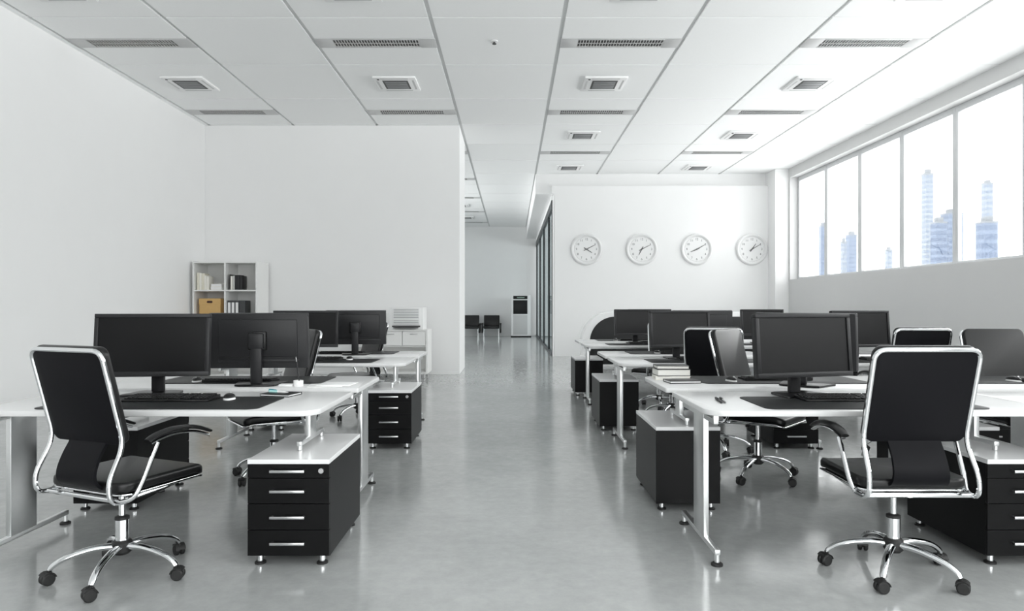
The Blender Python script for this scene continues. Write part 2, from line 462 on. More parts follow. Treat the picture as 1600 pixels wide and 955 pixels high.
# ---------------------------------------------------------------- furniture builders
DW, DD, DH = .843, .3675, .75
def make_desk():
    t = thing('desk', 'x', 'desk')
    MB().prism(rrect(-DW, DW, -DD, DD, (.10, .10, .012, .012), 8), .027, .004, Matrix.Translation((0, 0, DH - .027))).build('tabletop', 'desk_white', t)
    x = -.785
    leg = MB().box(x - .014, x + .014, -.13, .06, .075, DH - .05, .004).build('leg', 'steel', t)
    f = MB().box(x - .013, x + .013, -.325, .325, .052, .078, .003)
    for y in (-.312, .312): f.cyl((x, y, .012), (x, y, .06), .0125)
    f.build('foot_bar', 'steel', leg)
    for y in (-.312, .312):
        MB().lathe([(0, 0), (.028, 0), (.028, .010), (.018, .016), (0, .016)], 20, Matrix.Translation((x, y, 0))).build('glide', 'rubber', leg)
    a = MB().box(x - .012, x + .012, -.30, .30, DH - .075, DH - .05, .003)
    for y in (-.288, .288): a.box(x - .012, x + .012, y - .012, y + .012, DH - .052, DH - .026)
    a.build('top_arm', 'steel', leg)
    x = .69
    b = MB().box(x - .014, x + .014, .02, .13, .545, DH - .026, .003)
    b.box(x - .013, x + .013, -.13, .28, .535, .558, .003)
    for y in (-.118, .268): b.cyl((x, y, .5135), (x, y, .54), .012)
    b.build('bracket', 'steel', t)
    MB().box(-.772, .677, .055, .085, DH - .07, DH - .028, .002).build('crossbeam', 'steel', t)
    return t
def make_cabinet():
    t = thing('drawer_cabinet', 'x', 'cabinet')          # origin: centre of its footprint, drawers towards -y
    w_, d_ = .195, .3325
    MB().box(-w_, w_, -d_ + .018, d_, .046, .490, .002).build('body', 'cabinet_black', t, False)
    MB().box(-w_ - .001, w_ + .001, -d_ - .001, d_ + .001, .490, .512, .002).build('top', 'cabinet_top', t, False)
    z = .489
    for k, h in enumerate((.068, .123, .125, .125)):
        d = MB().box(-w_, w_, -d_, -d_ + .018, z - h + .003, z, .0015).build('drawer', 'cabinet_black', t, False)
        zc = z - h / 2 + .004
        hb = MB().box(-.083, .083, -d_ - .026, -d_ - .017, zc - .0065, zc + .0065, .002)
        hb.box(-.080, -.070, -d_ - .02, -d_ + .001, zc - .004, zc + .004); hb.box(.070, .080, -d_ - .02, -d_ + .001, zc - .004, zc + .004)
        hb.build('handle', 'satin', d)
        if k == 0:
            MB().cyl((.158, -d_ + .001, zc), (.158, -d_ - .008, zc), .0125).cyl((.158, -d_ - .007, zc), (.158, -d_ - .010, zc), .005).build('lock', 'satin', d)
        z -= h
    for sx in (-1, 1):
        for sy in (-1, 1):
            p = (sx * .15, sy * .285)
            ft = MB().cyl((*p, .010), (*p, .047), .014).build('foot', 'chrome', t)
            MB().lathe([(0, 0), (.027, 0), (.027, .008), (.02, .013), (0, .013)], 18, Matrix.Translation((*p, 0))).build('foot_pad', 'rubber', ft)
    return t
def make_mat():
    t = MB().prism(rrect(-.545, .545, -.225, .225, .055), .004, .001).build('desk_mat', 'mat_dark')
    return t
def make_monitor():
    t = thing('monitor', 'x', 'monitor')                 # screen faces -y, origin on the desk under the stand
    zc = .276; hw, hh = .303, .174
    b = MB()
    fr = .022
    for (x0, x1, z0, z1) in ((-hw, hw, zc + hh - fr, zc + hh), (-hw, hw, zc - hh, zc - hh + fr + .006), (-hw, -hw + fr, zc - hh + fr, zc + hh - fr), (hw - fr, hw, zc - hh + fr, zc + hh - fr)):
        b.box(x0, x1, -.035, .0, z0, z1, .003)
    bz = b.build('bezel', 'plastic_dark', t)
    bt = MB()
    for k in range(8): bt.cyl((-.02 + k * .014, -.0355, zc - hh + .012), (-.02 + k * .014, -.034, zc - hh + .012), .003, n=8)
    bt.build('buttons', 'plastic_black', bz)
    MB().box(-hw + fr - .001, hw - fr + .001, -.027, -.015, zc - hh + fr, zc + hh - fr + .001).build('screen', 'screen', t, False)
    k = MB()
    o0 = rrect(-hw + .001, hw - .001, zc - hh + .001, zc + hh - .001, .008, 3)
    mt = Matrix(((1, 0, 0, 0), (0, 0, -1, 0), (0, 1, 0, 0), (0, 0, 0, 1)))
    k.prism(o0, .014, .003, Matrix.Translation((0, .012, 0)) @ mt)
    k.box(-.24, .24, .008, .022, zc - .10, zc + .135, .006)
    k.box(-.25, .25, .008, .017, zc - .135, zc - .118, .003)
    k.build('back_cover', 'plastic_dark', t)
    MB().box(-.055, .055, .018, .055, zc - .055, zc + .06, .006).build('mount', 'plastic_black', t)
    c = MB(); c.box(-.034, .034, .045, .075, .012, zc + .045, .006); c.box(-.045, .045, .03, .08, zc - .045, zc + .05, .008)
    c.build('stand_column', 'plastic_dark', t)
    for o in t.children:
        if o.name.split('.')[0] in ('bezel', 'screen', 'back_cover'):
            o.matrix_local = Matrix.Translation((0, .02, zc)) @ Matrix.Rotation(R(-5), 4, 'X') @ Matrix.Translation((0, -.02, -zc))
    MB().prism([(-.16, -.10), (-.15, -.105), (-.02, -.05), (.02, -.05), (.15, -.105), (.16, -.10), (.12, .10), (.09, .12), (-.09, .12), (-.12, .10)], .013, .003).build('stand_base', 'plastic_black', t)
    return t
def make_keyboard():
    t = thing('keyboard', 'x', 'keyboard')
    b = MB()
    prof = [(-.075, 0), (.075, 0), (.075, .020), (-.072, .010), (-.078, .004)]
    bmq = [[(-.225, y, z) for y, z in prof + prof[:1]], [(.225, y, z) for y, z in prof + prof[:1]]]
    tt = bmesh.new(); A = [tt.verts.new((-.225, y, z)) for y, z in prof]; B = [tt.verts.new((.225, y, z)) for y, z in prof]
    tt.faces.new(A[::-1]); tt.faces.new(B)
    for i in range(5): tt.faces.new((A[i], A[(i + 1) % 5], B[(i + 1) % 5], B[i]))
    bmesh.ops.recalc_face_normals(tt, faces=tt.faces)
    bmesh.ops.bevel(tt, geom=tt.edges[:], offset=.002, segments=1, affect='EDGES')
    b._add(tt); b.build('case', 'plastic_black', t)
    k = MB()
    for r in range(6):
        y = -.058 + r * .0235; z = .0105 + (y + .072) / .147 * .010
        xs = [(-.215 + i * .0186, .0164) for i in range(15)] + [(.072 + i * .0186, .0164) for i in range(3)] + [(.137 + i * .0186, .0164) for i in range(4)]
        if r == 0: xs = [(-.215 + i * .0225, .019) for i in range(3)] + [(-.147, .105), (-.038, .02), (-.014, .02), (.01, .02), (.036, .026)] + xs[15:]
        for x, wd in xs: k.box(x, x + wd, y - .0085, y + .0085, z - .002, z + .007, .0015, 1)
    ko = k.build('keys', 'key', t)
    return t
def make_mouse():
    t = thing('computer_mouse', 'x', 'mouse')            # long axis y, cable end +y
    def shell(s, z0, h, cut=None):
        tt = bmesh.new(); bmesh.ops.create_uvsphere(tt, u_segments=24, v_segments=14, radius=1)
        bmesh.ops.bisect_plane(tt, geom=tt.verts[:] + tt.edges[:] + tt.faces[:], plane_co=(0, 0, 0), plane_no=(0, 0, -1), clear_outer=True)
        bmesh.ops.holes_fill(tt, edges=tt.edges[:])
        for v in tt.verts:
            tp = 1 - .18 * max(0, v.co.y)
            v.co = (v.co.x * .031 * s * tp, v.co.y * .056 * s, z0 + v.co.z * h * (1 - .25 * max(0, v.co.y)))
        return MB()._add(tt)
    shell(1.0, 0.0, .022).build('shell', 'white_plastic', t)
    shell(.97, .011, .022).build('cover', 'plastic_black', t)
    MB().cyl((-.004, .028, .029), (.004, .028, .029), .006, n=14).build('wheel', 'satin', t)
    return t

def make_chair():
    t = thing('office_chair', 'x', 'chair')              # faces +y, origin on the floor under the gas lift
    L, CH = 'leather', 'chrome'
    # back frame: one chrome tube from arm to arm round the backrest
    def side(s):
        return [(s * .268, -.03, .640), (s * .262, -.105, .475), (s * .250, -.135, .413), (s * .240, -.235, .410), (s * .236, -.245, .50), (s * .2275, -.165, .65), (s * .2275, -.271, 1.058)]
    pts = side(1) + side(-1)[::-1]
    rs = [0, .05, .05, .06, .07, .06, .05, .05, .06, .07, .06, .05, .05, 0]
    MB().tube(fillet(pts, rs, 7), .0105, 10).build('back_frame', CH, t)
    u = Vector((0, -.106, .408)).normalized(); nf = Vector((0, u.z, -u.y))
    P0 = Vector((0, -.165, .65))
    mt = Matrix(((1, u.x, nf.x, P0.x), (0, u.y, nf.y, P0.y), (0, u.z, nf.z, P0.z), (0, 0, 0, 1)))
    Hh = .421
    MB().prism(rrect(-.218, .218, -.005, Hh - .008, .035), .010, .002, mt @ Matrix.Translation((0, 0, -.003))).build('back_panel', 'leather_back', t)
    MB().prism(rrect(-.226, .226, -.008, Hh + .012, .042), .034, .013, mt @ Matrix.Translation((0, 0, .008)), 4).build('backrest', L, t)
    # lumbar strap joining backrest and seat
    prof = smooth_path([(-.150, .68), (-.172, .63), (-.205, .575), (-.222, .52), (-.215, .475), (-.18, .447), (-.12, .440)], 4)if False else \
        [Vector((0, y, z)) for y, z in ((-.150, .69), (-.170, .645), (-.200, .595), (-.222, .54), (-.226, .50), (-.212, .468), (-.18, .449), (-.10, .440))]
    prof = smooth_path([tuple(p) for p in prof], 4)
    rows = []
    for i, p in enumerate(prof):
        f = i / (len(prof) - 1); hw = .112 + .018 * f + .02 * max(0, .3 - f)
        rows.append([(hw * q, p.y, p.z) for q in (-1, -.98, -.5, 0, .5, .98, 1)])
    MB().quadgrid(rows, .014).build('lumbar_support', 'leather_back', t)
    # seat
    tt = bmesh.new()
    s = MB().prism(rrect(-.238, .238, -.19, .272, (.06, .06, .055, .055), 6), .048, .016, Matrix.Translation((0, 0, .440)), 4)
    for v in s.bm.verts:
        y = v.co.y; v.co.z += -.028 * max(0, (y - .16) / .11) ** 2 + .012 * max(0, (y - .05) / .2) - .006 * math.cos(v.co.x / .238 * 1.4)
    s.build('seat', L, t)
    r = MB().prism(rrect(-.241, .241, -.18, .275, (.06, .06, .056, .056), 6), .009, .003, Matrix.Translation((0, 0, .427)))
    for v in r.bm.verts:
        y = v.co.y; v.co.z += -.026 * max(0, (y - .16) / .11) ** 2 + .012 * max(0, (y - .05) / .2)
    r.build('seat_rim', CH, t)
    cr = MB().tube([(-.245, -.185, .411), (.245, -.185, .411)], .0105, 10)
    for sx in (-1, 1): cr.tube(smooth_path([(sx * .235, -.185, .412), (sx * .225, -.05, .418), (sx * .215, .12, .424)], 5), .009, 8)
    cr.build('seat_frame', CH, t)
    mech = MB().box(-.075, .075, -.11, .10, .388, .428, .008)
    mech.cyl((.07, .02, .405), (.20, .02, .405), .005, n=8).box(.185, .235, .005, .035, .400, .410, .003)
    mech.build('tilt_mechanism', 'plastic_black', t)
    for sx in (-1, 1):
        ap = smooth_path([(sx * .267, -.085, .655), (sx * .268, -.03, .675), (sx * .268, .06, .687), (sx * .266, .17, .677), (sx * .262, .265, .643)], 5)
        n_ = len(ap); rad = [.6 + .4 * math.sin(math.pi * min(1, (i + 1.2) / n_) ** .8) for i in range(n_)]
        a = MB().tube(ap, [.026 * q for q in rad], 14, flat=(.46, 1.0), up=(0, 0, 1)).build('armrest', L, t)
        rp = [Vector(p) - Vector((0, 0, .021)) for p in ap[2:-1]]
        MB().tube(rp, .0095, 10, flat=(.7, 1.3), up=(0, 0, 1)).build('arm_bar', CH, a)
    lift = MB().lathe([(0, .13), (.029, .13), (.029, .262), (.0, .262)], 24).build('gas_lift', CH, t)
    MB().lathe([(.0, .258), (.031, .258), (.031, .270), (.018, .276), (0, .276)], 24).build('collar', 'rubber', lift)
    MB().lathe([(0, .27), (.0145, .27), (.0145, .395), (0, .395)], 20).build('piston', CH, lift)
    hub = MB().lathe([(0, .098), (.030, .098), (.043, .112), (.043, .152), (.034, .163), (0, .163)], 24).build('hub', 'rubber', t)
    for k in range(5):
        a = R(72 * k); c_, s_ = math.cos(a), math.sin(a)
        def pp(r_, z): return (r_ * c_, r_ * s_, z)
        lp = smooth_path([pp(.036, .136), pp(.10, .137), pp(.175, .124), pp(.235, .104), pp(.272, .080), pp(.284, .064)], 5)
        m_ = len(lp); rd = [.019 - .006 * (i / (m_ - 1)) for i in range(m_)]
        leg = MB().tube(lp, rd, 12, flat=(.85, 1.05), up=(0, 0, 1)).build('base_leg', CH, t)
        wd = Matrix.Translation(pp(.288, 0)) @ Matrix.Rotation(a + R((35, -50, 20, 75, -20)[k]), 4, 'Z')
        cs = MB()
        for sy in (-1, 1):
            cs.lathe([(0, -.010), (.022, -.010), (.027, -.006), (.027, .006), (.022, .010), (0, .010)], 20, wd @ Matrix.Translation((.006, sy * .0135, .027)) @ Matrix.Rotation(R(90), 4, 'X'))
        cs.box(-.014, .020, -.006, .006, .02, .058, .003, 2, wd)
        arc = [R(d) for d in range(38, 176, 12)]
        ring = [(.006 + .0315 * math.cos(q), .0315 * math.sin(q)) for q in arc] + [(.006 + .0275 * math.cos(q), .0275 * math.sin(q)) for q in arc[::-1]]
        cs.prism(ring, .046, 0, wd @ Matrix.Translation((0, .023, .027)) @ Matrix.Rotation(R(90), 4, 'X'))
        cs.cyl(pp(.286, .05), pp(.286, .068), .008, n=12)
        cs.build('caster', 'rubber', leg)
    return t

# ---------------------------------------------------------------- workstations
STEP = 2.67
def station(key, cx, cy, flip, where, mon=None, kb=True, mouse=True, matt=True, chair=None, cab=True, mon_lab=None, chair_lab=None, desk_lab=None, cab_lab=None):
    rz = 180 if flip else 0; sg = -1 if flip else 1
    def W(x, y): return (cx + sg * x, cy + sg * y)
    place('desk', make_desk, desk_lab or ('white office desk with steel legs, the ' + where), 'desk', (cx, cy, 0), rz, 'white office desks')
    if cab:
        x, y = W(.70, .0045)
        place('cab', make_cabinet, cab_lab or ('black four-drawer pedestal under the ' + where), 'cabinet', (x, y, 0), rz, 'drawer pedestals under the desks')
    if matt:
        x, y = W(0, -.098)
        place('mat', make_mat, 'dark rectangular desk mat on the ' + where, 'desk mat', (x, y, DH), rz, 'desk mats')
    mz = DH + .004
    if mon:
        x, y = W(mon[0], mon[1])
        place('mon', make_monitor, mon_lab or ('black flat monitor on the ' + where), 'monitor', (x, y, mz if matt and mon[1] < .02 else DH + .0), rz + mon[2], 'desk monitors')
    if kb:
        x, y = W(*(kb if isinstance(kb, tuple) else (0, .02)))
        place('kb', make_keyboard, 'black keyboard on the ' + where, 'keyboard', (x, y, mz), rz, 'keyboards')
    if mouse:
        x, y = W(*(mouse if isinstance(mouse, tuple) else (.285, .03)))
        place('mouse', make_mouse, 'small black and white mouse on the ' + where, 'mouse', (x, y, mz), rz + 12, 'computer mice')
    if chair:
        place('chair', make_chair, chair_lab or ('black and chrome swivel chair at the ' + where), 'chair', (chair[0], chair[1], 0), chair[2], 'swivel chairs')
        ch = C.objects[-1]
FY, BY = 3.593, 4.4825
XA, XB = 1.77, 3.465
MY = .235
S = 'station'
LA = 'desk left of the aisle'
station('L1a', -XA, FY, 0, 'nearest ' + LA, (-.226, .215, 7), (-.02, .0), (.275, .02), True, (-1.81, 3.17, -23),
        mon_lab='large black monitor, blank screen towards the camera, on the nearest desk left of the aisle',
        chair_lab='large black swivel chair in the left foreground, turned half away',
        desk_lab='white desk in the left foreground, behind the big swivel chair',
        cab_lab='black four-drawer pedestal with white top in the left foreground')
station('L1b', -XA, BY, 1, 'second ' + LA, (-.175, MY - .06, 4), (0, .02), True, True, (-1.735, 4.98, 127),
        mon_lab='black monitor showing its back, on the second desk left of the aisle',
        chair_lab='black swivel chair half hidden behind the monitor back, left of the aisle')
station('L2a', -XA, FY + STEP, 0, 'third ' + LA, (-.19, MY, 3), (-.02, .0), (.275, .02), True, None,
        mon_lab='black monitor with its screen partly hidden between two monitor backs, left',
        cab_lab='black pedestal with four handles beside the aisle, second on the left')
station('L2b', -XA, BY + STEP, 1, 'fourth ' + LA, (-.175, MY - .06, 4), (0, .02), True, True, (-1.735, 4.98 + STEP, 127),
        mon_lab='black monitor showing its back, just left of the white printer',
        chair_lab='black swivel chair behind the monitor nearest the printer')
RA = 'desk right of the aisle'
station('R1a', XA, FY, 0, 'nearest ' + RA, (-.17, .185, 15), (-.03, .0), False, True, (1.785, 3.196, 0),
        mon_lab='large grey-lit monitor turned to the right, on the nearest desk right of the aisle',
        chair_lab='large black swivel chair in the right foreground, seen from behind',
        desk_lab='white desk in the right foreground, before the big swivel chair',
        cab_lab='black drawer pedestal cut by the right edge of the picture')
station('R1b', XA, BY, 1, 'second ' + RA, (-.055, MY - .02, -40), (0, -.115), (.33, .0), True, (1.79, 4.97, -132),
        mon_lab='monitor hidden behind the large grey-lit screen on the right',
        chair_lab='swivel chair with pale shining backrest turned to the windows, right',
        cab_lab='large black pedestal back with grey top beside the aisle, right')
station('R2a', XA, FY + STEP, 0, 'third ' + RA, (-.18, MY, 12), (-.02, .0), (.275, .02), True, (1.74, 5.85, -20),
        mon_lab='dark monitor with its left side edge visible, third on the right of the aisle',
        chair_lab='black swivel chair seen from behind, left of the pale shining backrest')
station('R2b', XA, BY + STEP, 1, 'fourth ' + RA, (-.175, MY - .06, 0), (0, .02), (.25, .02), True, (1.79, 4.97 + STEP, 176),
        mon_lab='monitor peeping out right of the third screen right of the aisle',
        chair_lab='black swivel chair mostly hidden by the third monitor right of the aisle')
station('R3a', XA, FY + 2 * STEP, 0, 'fifth ' + RA, (-.10, MY, 5), (-.02, .0), (.275, .02), True, (1.80, 8.36, 52),
        mon_lab='leftmost monitor on the right side, before the dark counter panel',
        chair_lab='farthest black swivel chair of the right side, mostly its base showing')
station('R3b', XA, BY + 2 * STEP, 1, 'farthest ' + RA, (-.175, MY - .06, 0), (0, .02), True, True, None,
        mon_lab='farthest monitor on the right, its top edge above the leftmost screen')
WA = 'window-side desk'
station('W1a', XB, FY, 0, 'nearest ' + WA, None, False, False, False, None, False,
        desk_lab='white desk cut off by the right edge of the picture, nearest')
station('W1b', XB, BY, 1, 'second ' + WA, None, (-.07, .03), (.17, .0), True, (3.62, 4.9, 180),
        chair_lab='black swivel chair facing the camera at the right edge of the picture')
station('W2a', XB, FY + STEP, 0, 'third ' + WA, (-.16, MY, 10), (-.02, .0), (.275, .02), True, (3.30, 5.74, 0),
        mon_lab='dark monitor right of the large grey-lit screen, against the window wall',
        chair_lab='black swivel chair back showing above the right foreground chair')
station('W2b', XB, BY + STEP, 1, 'fourth ' + WA, None, False, False, True, None)
station('W3a', XB, FY + 2 * STEP, 0, 'fifth ' + WA, (-.11, MY, 8), False, False, True, None,
        mon_lab='greenish-grey far monitor just left of the large grey-lit screen')
station('W3b', XB, BY + 2 * STEP, 1, 'farthest ' + WA, None, False, False, False, None)

# swivel each star base to the photo's caster positions
def spin_base(ch, deg):
    for c in ch.children:
        if c.name.split('.')[0] in ('base_leg', 'hub'): c.rotation_euler = (0, 0, R(deg) - ch.rotation_euler.z)
chairs = [o for o in C.objects if o.name.split('.')[0] == 'office_chair']
for o, d in zip(chairs, (204, 243, 243, 161, 300, 270, 20, 190, 250, 15)): spin_base(o, d)

# ---------------------------------------------------------------- things on the desks
def book(name, w_, d_, h, loc, rz, cover, page, label, group=None, cat='book'):
    t = thing(name, label, cat, loc, rz, group)
    c = MB().box(-w_ / 2, w_ / 2, -d_ / 2, d_ / 2, 0, .004, .001).box(-w_ / 2, w_ / 2, -d_ / 2, d_ / 2, h - .004, h, .001).box(-w_ / 2, w_ / 2, d_ / 2 - .004, d_ / 2, 0, h, .001)
    c.build('cover', cover, t)
    MB().box(-w_ / 2 + .004, w_ / 2 - .004, -d_ / 2 + .004, d_ / 2 - .004, .004, h - .004).build('pages', page, t, False)
    return t
bx, by_ = 1.085, 4.66
z = DH
for k, (w_, d_, h, rz, cv, lab) in enumerate((
        (.235, .16, .026, -4, 'ivory_book', 'white-covered book at the bottom of the stack on the right-hand desk'),
        (.225, .16, .046, 3, 'black_cover', 'thick dark-covered book in the middle of the stack of three'),
        (.215, .155, .024, -2, 'black_cover', 'dark-covered book on top of the stack of three'))):
    book('book', w_, d_, h, (bx, by_, z), rz, cv, 'paper', lab, 'stacked books on the desk'); z += h
book('notebook', .205, .15, .018, (1.105, 4.44, DH), 6, 'black_cover', 'white_paper', 'thin black notebook lying in front of the stack of books', cat='notebook')
def pen(label, loc, ang, body, tip, r=.0055, L=.135, name='pen'):
    t = thing(name, label, 'pen', loc, ang)
    MB().lathe([(0, -L / 2), (r * .9, -L / 2), (r, -L / 2 + .004), (r, L * .3), (r * .55, L * .42), (.0012, L / 2), (0, L / 2)], 14, Matrix.Translation((0, 0, r)) @ Matrix.Rotation(R(90), 4, 'Y')).build('barrel', body, t)
    MB().lathe([(r * 1.06, -L / 2 - .001), (r * 1.12, -L / 2 + .002), (r * 1.12, -L * .08), (r, -L * .07)], 14, Matrix.Translation((0, 0, r)) @ Matrix.Rotation(R(90), 4, 'Y')).build('cap', tip, t)
    return t
pen('black pen with silver cap, left one of the pair on the right desk', (1.074, 3.54, DH + .001), -97, 'black_cover', 'plastic_dark', .0065, .19)
pen('silver grey pen, right one of the pair on the right desk', (1.097, 3.545, DH + .001), -98, 'satin', 'plastic_dark', .0065, .185)
nb = book('notebook', .18, .135, .014, (-1.285, 3.80, DH), -14, 'black_cover', 'white_paper', 'thin black notebook with pale pens lying on it, left desk', cat='notebook')
pen('dark teal marker lying on the black notebook, left desk', (-1.335, 3.822, DH + .0148), -30, 'teal', 'teal', .008, .06, 'marker')
pen('pale white and mint pen lying across the black notebook', (-1.292, 3.785, DH + .0148), -22, 'white_plastic', 'teal_light', .006, .13)
# white pen holder with an upright pen, and loose sheets
t = thing('pen_holder', 'white pen holder on the second desk left of the aisle', 'pen holder', (-1.325, 4.235, DH))
MB().lathe([(0, 0), (.028, 0), (.030, .004), (.030, .036), (.027, .036), (.026, .008), (0, .008)], 28).build('cup', 'white_plastic', t)
MB().box(-.115, -.03, -.028, .028, 0, .014, .004).build('tray', 'white_plastic', t)
t = thing('pen', 'tall dark pen standing upright in the white pen holder', 'pen', (-1.318, 4.24, DH + .009))
MB().tube([(.0, 0, 0), (-.010, 0, .06), (-.022, .0, .155)], [.0042, .0042, .003], 10).build('barrel', 'plastic_dark', t)
MB().tube([(-.021, 0, .145), (-.0245, .0, .172)], [.0036, .001], 10).build('tip', 'satin', t)
for k, (x, y, a) in enumerate(((-1.16, 4.26, 8), (-1.10, 4.30, -6))):
    o = MB().box(-.105, .105, -.09, .09, 0, .003 + .002 * k, .0008).build('paper_stack', 'white_paper')
    o.location = (x, y, DH + .0031 * k); o.rotation_euler = (0, 0, R(a))
    tag(o, ['white sheets of paper lying beside the white pen holder', 'upper white sheets of paper on the stack nearest the aisle, left'][k], 'paper', 'loose paper sheets')

# ---------------------------------------------------------------- bookshelf in the corner
BX0, BX1, BYF, BYB, BH = -5.545, -4.42, 11.84, 12.40, 2.025
t = thing('bookshelf', 'white open bookshelf in the left corner behind the desks', 'bookshelf', ((BX0 + BX1) / 2, (BYF + BYB) / 2, 0))
hw, hd = (BX1 - BX0) / 2, (BYB - BYF) / 2
MB().box(-hw, -hw + .03, -hd, hd, 0, BH - .03, .002).build('side_panel', 'shelf_white', t, False)
MB().box(hw - .03, hw, -hd, hd, 0, BH - .03, .002).build('side_panel', 'shelf_white', t, False)
MB().box(-hw, hw, -hd, hd, BH - .03, BH, .002).build('top_panel', 'shelf_white', t, False)
MB().box(-.013, .013, -hd + .004, hd - .012, .08, BH - .03).build('divider', 'shelf_white', t, False)
MB().box(-hw + .03, hw - .03, hd - .012, hd, 0, BH - .03).build('back_panel', 'shelf_white', t, False)
SH = [.06, .56, 1.045, 1.53]
for z in SH:
    for a, b in ((-hw + .03, -.013), (.013, hw - .03)):
        MB().box(a, b, -hd + .004, hd - .012, z - .026, z, .0015).build('shelf', 'shelf_white', t, False)
sx = (BX0 + BX1) / 2
fy = BYF + .05
def upright(x, w_, h, z, m, label, group, d=.2, name='book', page='paper', tilt=0):
    o = thing(name, label, 'binder' if name == 'binder' else 'book', (x + w_ / 2, fy + d / 2 + random.uniform(0, .02), z), 0, group)
    c = MB().box(-w_ / 2, w_ / 2, -d / 2, -d / 2 + .006, 0, h, .003).box(-w_ / 2, -w_ / 2 + .004, -d / 2, d / 2, 0, h, .001).box(w_ / 2 - .004, w_ / 2, -d / 2, d / 2, 0, h, .001)
    c.build('cover', m, o)
    MB().box(-w_ / 2 + .004, w_ / 2 - .004, -d / 2 + .006, d / 2 - .006, .004, h - .006).build('pages', page, o, False)
    return o
x = BX0 + .055
desc = ['tallest cream book at the left end of the top shelf', 'second upright cream book from the left, top shelf', 'third upright pale book from the left, top shelf', 'fourth upright pale book from the left, top shelf', 'last upright ivory book, leaning place beside the lying books']
desc[4] = 'fifth upright ivory book, the one beside the lying white books'
for k, (w_, h, m) in enumerate(((.042, .30, 'cream_book'), (.034, .295, 'ivory_book'), (.045, .285, 'cream_book'), (.036, .25, 'ivory_book'), (.036, .235, 'ivory_book'))):
    upright(x, w_, h, SH[3], m, desc[k], 'pale upright books on the top shelf'); x += w_ + .003
for k, (w_, d_, h, m) in enumerate(((.20, .2, .055, 'cream_book'), (.19, .2, .05, 'ivory_book'))):
    o = book('book', w_, d_, h, (x + .125, fy + .11, SH[3] + (0 if k == 0 else .055)), 0, m, 'white_paper',
             ['lower of the two lying books on the bookshelf', 'upper of the two lying books on the bookshelf'][k], 'lying books on the top shelf')
x = sx + .06
for k, (w_, h, m, lab) in enumerate(((.016, .27, 'black_cover', 'thin black book first from the left, upper right compartment'), (.03, .24, 'ivory_book', 'white upright book second from the left, upper right compartment'),
                                    (.036, .245, 'grey_book', 'grey upright book beside the black ones, upper right compartment'), (.085, .26, 'black_cover', 'thickest black book in the upper right compartment'), (.04, .245, 'black_cover', 'black book at the right end, upper right compartment'))):
    upright(x, w_, h, SH[3], m, lab, 'upright books in the right compartment'); x += w_ + .004
# cardboard box
t = thing('storage_box', 'tan cardboard storage box with a hand hole on the bookshelf', 'box', (sx - .285, BYF + .25, SH[2]))
MB().box(-.185, .185, -.19, .19, 0, .24, .004).build('box_body', 'cardboard', t, False)
MB().prism(rrect(-.19, .19, -.195, .195, .004, 2), .11, .003, Matrix.Translation((0, 0, .225))).build('lid', 'cardboard', t, False)
hm = Matrix(((1, 0, 0, 0), (0, 0, -1, 0), (0, 1, 0, 0), (0, 0, 0, 1)))
MB().prism(rrect(-.048, .048, -.02, .02, .014, 5), .006, 0, Matrix.Translation((0, -.1925, .275)) @ hm).build('hand_hole', 'hole_brown', t)
x = sx + .025
BL = ['first dark binder from the left with a white label, bookshelf', 'second dark binder with a white label, bookshelf', 'third dark binder with a white label, bookshelf', 'plain dark binder without a label at the right of the row']
for k in range(4):
    w_ = .062 if k < 3 else .10
    o = upright(x, w_, .30, SH[2], 'binder', BL[k], 'dark binders on the bookshelf', .26, 'binder', 'white_paper')
    if k < 3: MB().box(-.023, .023, -.1325, -.1295, .055, .265, .001).build('label_sticker', 'white_paper', o, False)
    x += w_ + .004

# ---------------------------------------------------------------- low cabinet and printer by the partition
CX0, CX1, CYF, CYB = -2.68, -1.43, 11.55, 12.15
t = thing('sideboard', 'white low sideboard with drawers by the partition, under the printer', 'sideboard', ((CX0 + CX1) / 2, (CYF + CYB) / 2, 0))
hw, hd = (CX1 - CX0) / 2, (CYB - CYF) / 2
MB().box(-hw, hw, -hd, hd, .82, .845, .002).build('top_panel', 'shelf_white', t, False)
for s in (-1, 1): MB().box(min(s * hw, s * (hw - .03)), max(s * hw, s * (hw - .03)), -hd, hd, .10, .82, .002).build('side_panel', 'shelf_white', t, False)
MB().box(-hw + .03, hw - .03, -hd, hd, .10, .13).build('bottom_panel', 'shelf_white', t, False)
MB().box(-hw + .03, hw - .03, hd - .012, hd, .13, .82).build('back_panel', 'shelf_white', t, False)
MB().box(-hw + .03, hw - .03, -hd + .02, hd - .012, .555, .575).build('shelf', 'shelf_white', t, False)
for k in range(3):
    a = -hw + .032 + k * (2 * hw - .064) / 3; b = a + (2 * hw - .064) / 3
    d = MB().box(a + .004, b - .004, -hd - .002, -hd + .018, .58, .815, .002).build('drawer', 'shelf_white', t, False)
    MB().box((a + b) / 2 - .065, (a + b) / 2 + .065, -hd - .022, -hd - .012, .768, .780, .003).box((a + b) / 2 - .05, (a + b) / 2 - .04, -hd - .015, -hd, .771, .777).box((a + b) / 2 + .04, (a + b) / 2 + .05, -hd - .015, -hd, .771, .777).build('handle', 'satin', d)
for x in (-1, 1):
    for y in (-1, 1):
        MB().lathe([(0, 0), (.028, 0), (.028, .012), (.016, .02), (.016, .101), (0, .101)], 16, Matrix.Translation((x * (hw - .06), y * (hd - .06), 0))).build('foot', 'satin', t)
t = thing('printer', 'white office printer with a ribbed front standing on the sideboard', 'printer', (-1.80, 11.86, .845))
MB().box(-.29, .29, -.25, .25, .0, .385, .012).build('body', 'white_plastic', t)
MB().box(-.235, .235, -.262, -.24, .085, .37, .006).build('front_cover', 'white_plastic', t)
v = MB()
